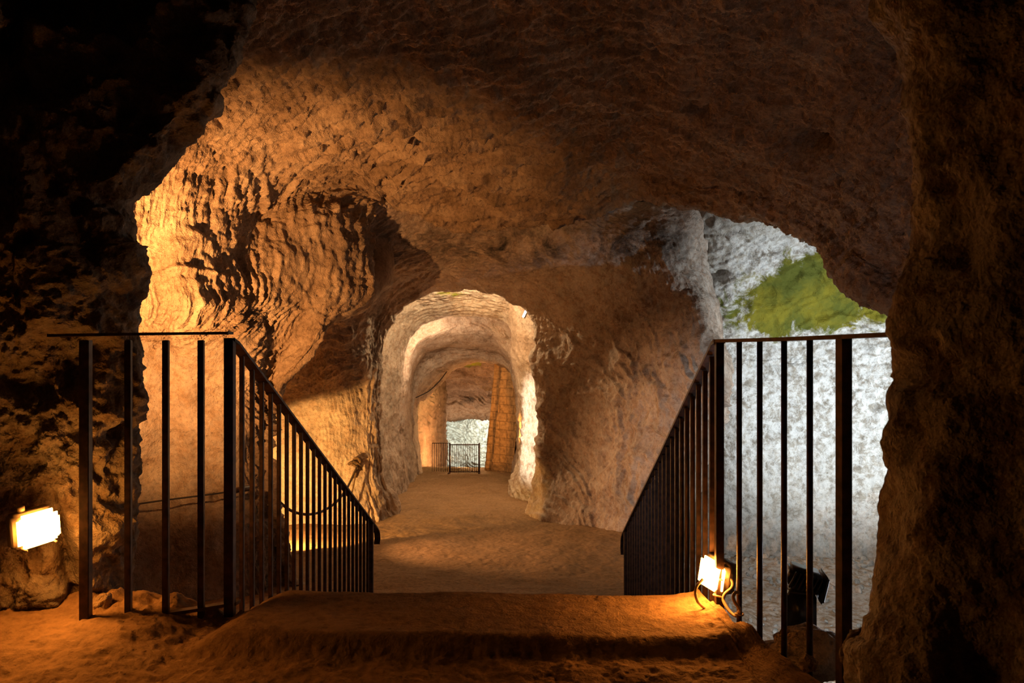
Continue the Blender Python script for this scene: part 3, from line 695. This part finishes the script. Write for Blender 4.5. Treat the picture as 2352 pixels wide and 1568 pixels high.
def pier_mesh(x0b, x1b, x0t, x1t, D0_, D1_, name):
    ys = [780, 830, 900, 960, 1030, 1100]
    ctrl = []
    for y in ys:
        f = (y-780)/320; a = x0t+(x0b-x0t)*f; b = x1t+(x1b-x1t)*f; m_ = (a+b)/2
        ctrl.append([(a+3, y, D1_+.6), (a, y, D1_), (a+.5, y, D1_-.05), (m_, y, (D0_+D1_)/2), (b, y, D0_), (b+1, y, D0_+.1), (b+3, y, D0_+.7)])
    g, _, _ = loft(ctrl, 160, 90); nb = normals(g)
    g = g+nb*(fbm(g, 3, 3, 171)*.02+fbm(g, 12, 2, 173)*.008)[..., None]
    return g-np.array(bp0)
pr = thing('block_pier', 'orange stone block pier standing beside the gate', 'pillar', bp0)
o1 = grid_mesh('main_face', pier_mesh(1128, 1177, 1158, 1202, 17.6, 18.0, 'a'), BLK); o1.parent = pr
o2 = grid_mesh('narrow_face', pier_mesh(1113, 1130, 1141, 1160, 18.15, 18.3, 'b'), BLK); o2.parent = pr

# ================================================================ LOOSE STONES
def stone_mesh(name, r, seed, sub=3, sc=(1, 1, .75)):
    bm = bmesh.new(); bmesh.ops.create_icosphere(bm, subdivisions=sub, radius=1)
    co = np.array([v.co[:] for v in bm.verts])[None]
    d = 1+fbm(co, 1.1, 3, seed)[0]*.35+fbm(co, 4, 2, seed+3)[0]*.08
    for v, k in zip(bm.verts, d): v.co = Vector((v.co.x*k*sc[0]*r, v.co.y*k*sc[1]*r, v.co.z*k*sc[2]*r))
    me = bpy.data.meshes.new(name); bm.to_mesh(me); bm.free()
    me.polygons.foreach_set('use_smooth', [True]*len(me.polygons)); return me
def stone(loc, r, seed, mat, label, group=None, sc=(1, 1, .75), sub=4, name='loose_stone'):
    me = stone_mesh(name, r, seed, sub, sc); me.materials.append(mat)
    o = bpy.data.objects.new(name, me); COL.objects.link(o); o.location = loc
    return tag(o, label, 'stone', group)
STONE = rock_mat('loose_stone_tuff', (.22, .15, .09), (.34, .24, .15), (.46, .34, .22), bump=.6)
WST = rock_mat('pale_stone_tuff', (.26, .24, .21), (.38, .36, .32), (.5, .48, .44), bump=.5)
stone(P(234, 1388, 2.66), .040, 201, STONE, 'fist-sized knobbly stone lying at the foot of the left rock', sc=(.9, .8, .95))
stone(P(276, 1402, 2.70), .024, 202, STONE, 'small dark stone beside the second left baluster foot')
stone(P(1862, 1500, 2.95), .15, 204, STONE, 'dark rock lump beneath the black floodlight', sc=(1.0, .8, .72))
stone(P(1790, 1510, 3.15), .12, 205, STONE, 'low dark rock under the left side of the floodlight box', sc=(1.1, .9, .5))
stone(P(1985, 1500, 1.84), .055, 206, NEAR, 'rounded dark stone wedged against the right rock wall', sc=(.9, .8, 1))
stone(P(1857, 1524, 2.17), .026, 207, STONE, 'small stone leaning on the last thin baluster on the right', sc=(1, 1, .9))
def zright(X, Y):
    side = float(sstep(1.35, 2.7, X-.02*Y)*sstep(12.6, 10.6, Y))
    return float(zfloor(Y))-side*(.48-.061*max(Y-6, 0)*.3)+.12*side*math.exp(-((Y-10)/.5)**2)
def ground_at(pxx, D): X = (pxx-CX)/F*D; return (X, D, zright(X, D))
b1 = stone(ground_at(1915, 9.35), .14, 211, WST, 'pale boulder on the right chamber floor beside the thick railing post', sc=(1.1, 1, .6))
stone(ground_at(1905, 6.75), .13, 212, WST, 'flat pale stone low on the right chamber floor near the floodlight', sc=(1.2, 1, .35))
protos = [stone_mesh('pebble', .05, 220+k, 2) for k in range(5)]
for p in protos: p.materials.append(WST)
rnd = random.Random(5); npb = 0; placed = [(0, 0)]
base = bpy.data.objects.new('pebble', protos[0])
while npb < 240:
    if npb < 150: pxx = rnd.uniform(1560, 2030) if npb > 40 else rnd.uniform(1860, 2025); D = rnd.gauss(9.75, .28)
    else: pxx = rnd.uniform(1600, 2020); D = rnd.uniform(6.2, 9.4)
    if D > 10.2: continue
    q = ground_at(pxx, D)
    if any((q[0]-a)**2+(q[1]-b)**2 < .0125 for a, b in placed) or min(math.hypot(q[0]-a, q[1]-b) for a, b in (ground_at(1915, 9.35)[:2], ground_at(1905, 6.75)[:2])) < .27: continue
    placed.append((q[0], q[1]))
    o = base.copy(); o.data = protos[npb % 5]; COL.objects.link(o)
    s_ = (rnd.uniform(.35, 1.05)**1.4)*(1.05 if npb < 150 else .7)
    o.location = (q[0], q[1], q[2]+.008); o.scale = (s_*rnd.uniform(.8, 1.3), s_, s_*.8); o.rotation_euler = (rnd.uniform(0, 6), rnd.uniform(0, 6), rnd.uniform(0, 6))
    tag(o, 'small pale pebble scattered on the right chamber floor', 'pebble', 'pebbles on the right chamber floor'); npb += 1

# ================================================================ LIGHTS
def light(name, kind, loc, energy, color, size=.05, target=None, angle=None, blend=.5):
    L = bpy.data.lights.new(name, kind); L.energy = energy; L.color = color
    if kind in ('POINT', 'SPOT'): L.shadow_soft_size = size
    if kind == 'SPOT': L.spot_size = math.radians(angle); L.spot_blend = blend
    o = bpy.data.objects.new(name, L); COL.objects.link(o); o.location = loc
    if target is not None: o.rotation_euler = (Vector(target)-Vector(loc)).to_track_quat('-Z', 'Y').to_euler()
    return o
WARM = (1, .42, .11); AMB = (1, .50, .13)
light('lamp_left_vault', 'SPOT', (-2.62, 4.45, .55), 1120, (1, .45, .14), .03, (-3.1, 7.0, 1.7), 104, 1.0)
light('lamp_alcove', 'SPOT', P(590, 1215, 9.1), 620, AMB, .05, P(700, 1220, 10.6), 103, .12)
light('fill_corridor', 'SPOT', P(590, 1110, 9.1), 680, (1, .50, .20), .08, P(1240, 1150, 9.5), 60, .9)  # unseen extra spot beside the alcove lamp, warms corridor floor and pillar
light('lamp_flood_right', 'SPOT', P(1900, 1340, 3.35), 700, (.90, .96, 1), .06, P(1980, 1180, 9.5), 60, .6)
light('lamp_flood_spill', 'POINT', P(1912, 1330, 3.5), 7, (.86, .88, 1), .05)
light('fill_chamber', 'SPOT', (5.5, 6.9, -.8), 760, (.92, .98, 1), .08, P(1960, 850, 10.4), 84, .6)  # added flood out of view, carries most of the light on the chamber wall
light('lamp_tunnel_mouth', 'POINT', P(1060, 652, 12.95), 170, (1, .72, .38), .05)
light('daylight_tunnel_side', 'SPOT', P(858, 920, 13.0), 900, (1, .86, .66), .08, P(1225, 980, 13.4), 42, .5)  # unseen spot standing in for daylight from an opening on the left
light('fill_tunnel_mid', 'POINT', P(985, 790, 15.4), 70, (1, .66, .38), .08)  # added light in open air without a fixture, brightens the tunnel roof
light('lamp_pier', 'SPOT', P(1208, 990, 15.4), 1100, (1, .40, .08), .08, P(1148, 950, 18), 60, .5)
light('fill_far_room', 'POINT', P(1085, 1050, 20.5), 260, (1, .50, .2), .1)  # added light in mid-air behind the gate, warms the far room
light('fill_far_ledge', 'POINT', P(1078, 1000, 25.4), 60, (1, .62, .35), .1)  # added point without a fixture, brightens the ledges of the far back wall
light('fill_far_end', 'SPOT', P(1100, 1010, 27.4), 330, (.95, 1, .80), .1, P(1070, 1010, 30), 150, .5)  # added spot in mid-air, washes the end rock with cold light
light('lamp_far_moss', 'POINT', P(1062, 815, 20.0), 60, (1, .9, .4), .05)

w = bpy.data.worlds.new('World'); SC.world = w; w.use_nodes = True
w.node_tree.nodes['Background'].inputs[0].default_value = (.9, .5, .3, 1); w.node_tree.nodes['Background'].inputs[1].default_value = .001

# ================================================================ CAMERA
cam = bpy.data.cameras.new('camera'); co = bpy.data.objects.new('camera', cam); COL.objects.link(co)
co.location = (0, 0, CZ); co.rotation_euler = (math.pi/2, 0, 0)
cam.sensor_width = 36; cam.lens = F/2352*36; cam.clip_start = .02
cam.dof.use_dof = True; cam.dof.focus_distance = 6.0; cam.dof.aperture_fstop = 9.0
SC.camera = co
SC.view_settings.view_transform = 'Standard'; SC.view_settings.look = 'None'; SC.view_settings.gamma = 1; SC.view_settings.exposure = 0
SC.view_settings.use_curve_mapping = False
SC.cycles.use_denoising = True
SC.cycles.max_bounces = 3; SC.cycles.diffuse_bounces = 3; SC.cycles.glossy_bounces = 2
SC.cycles.use_adaptive_sampling = True; SC.cycles.adaptive_threshold = .08; SC.cycles.adaptive_min_samples = 12
SC.cycles.caustics_reflective = False; SC.cycles.caustics_refractive = False
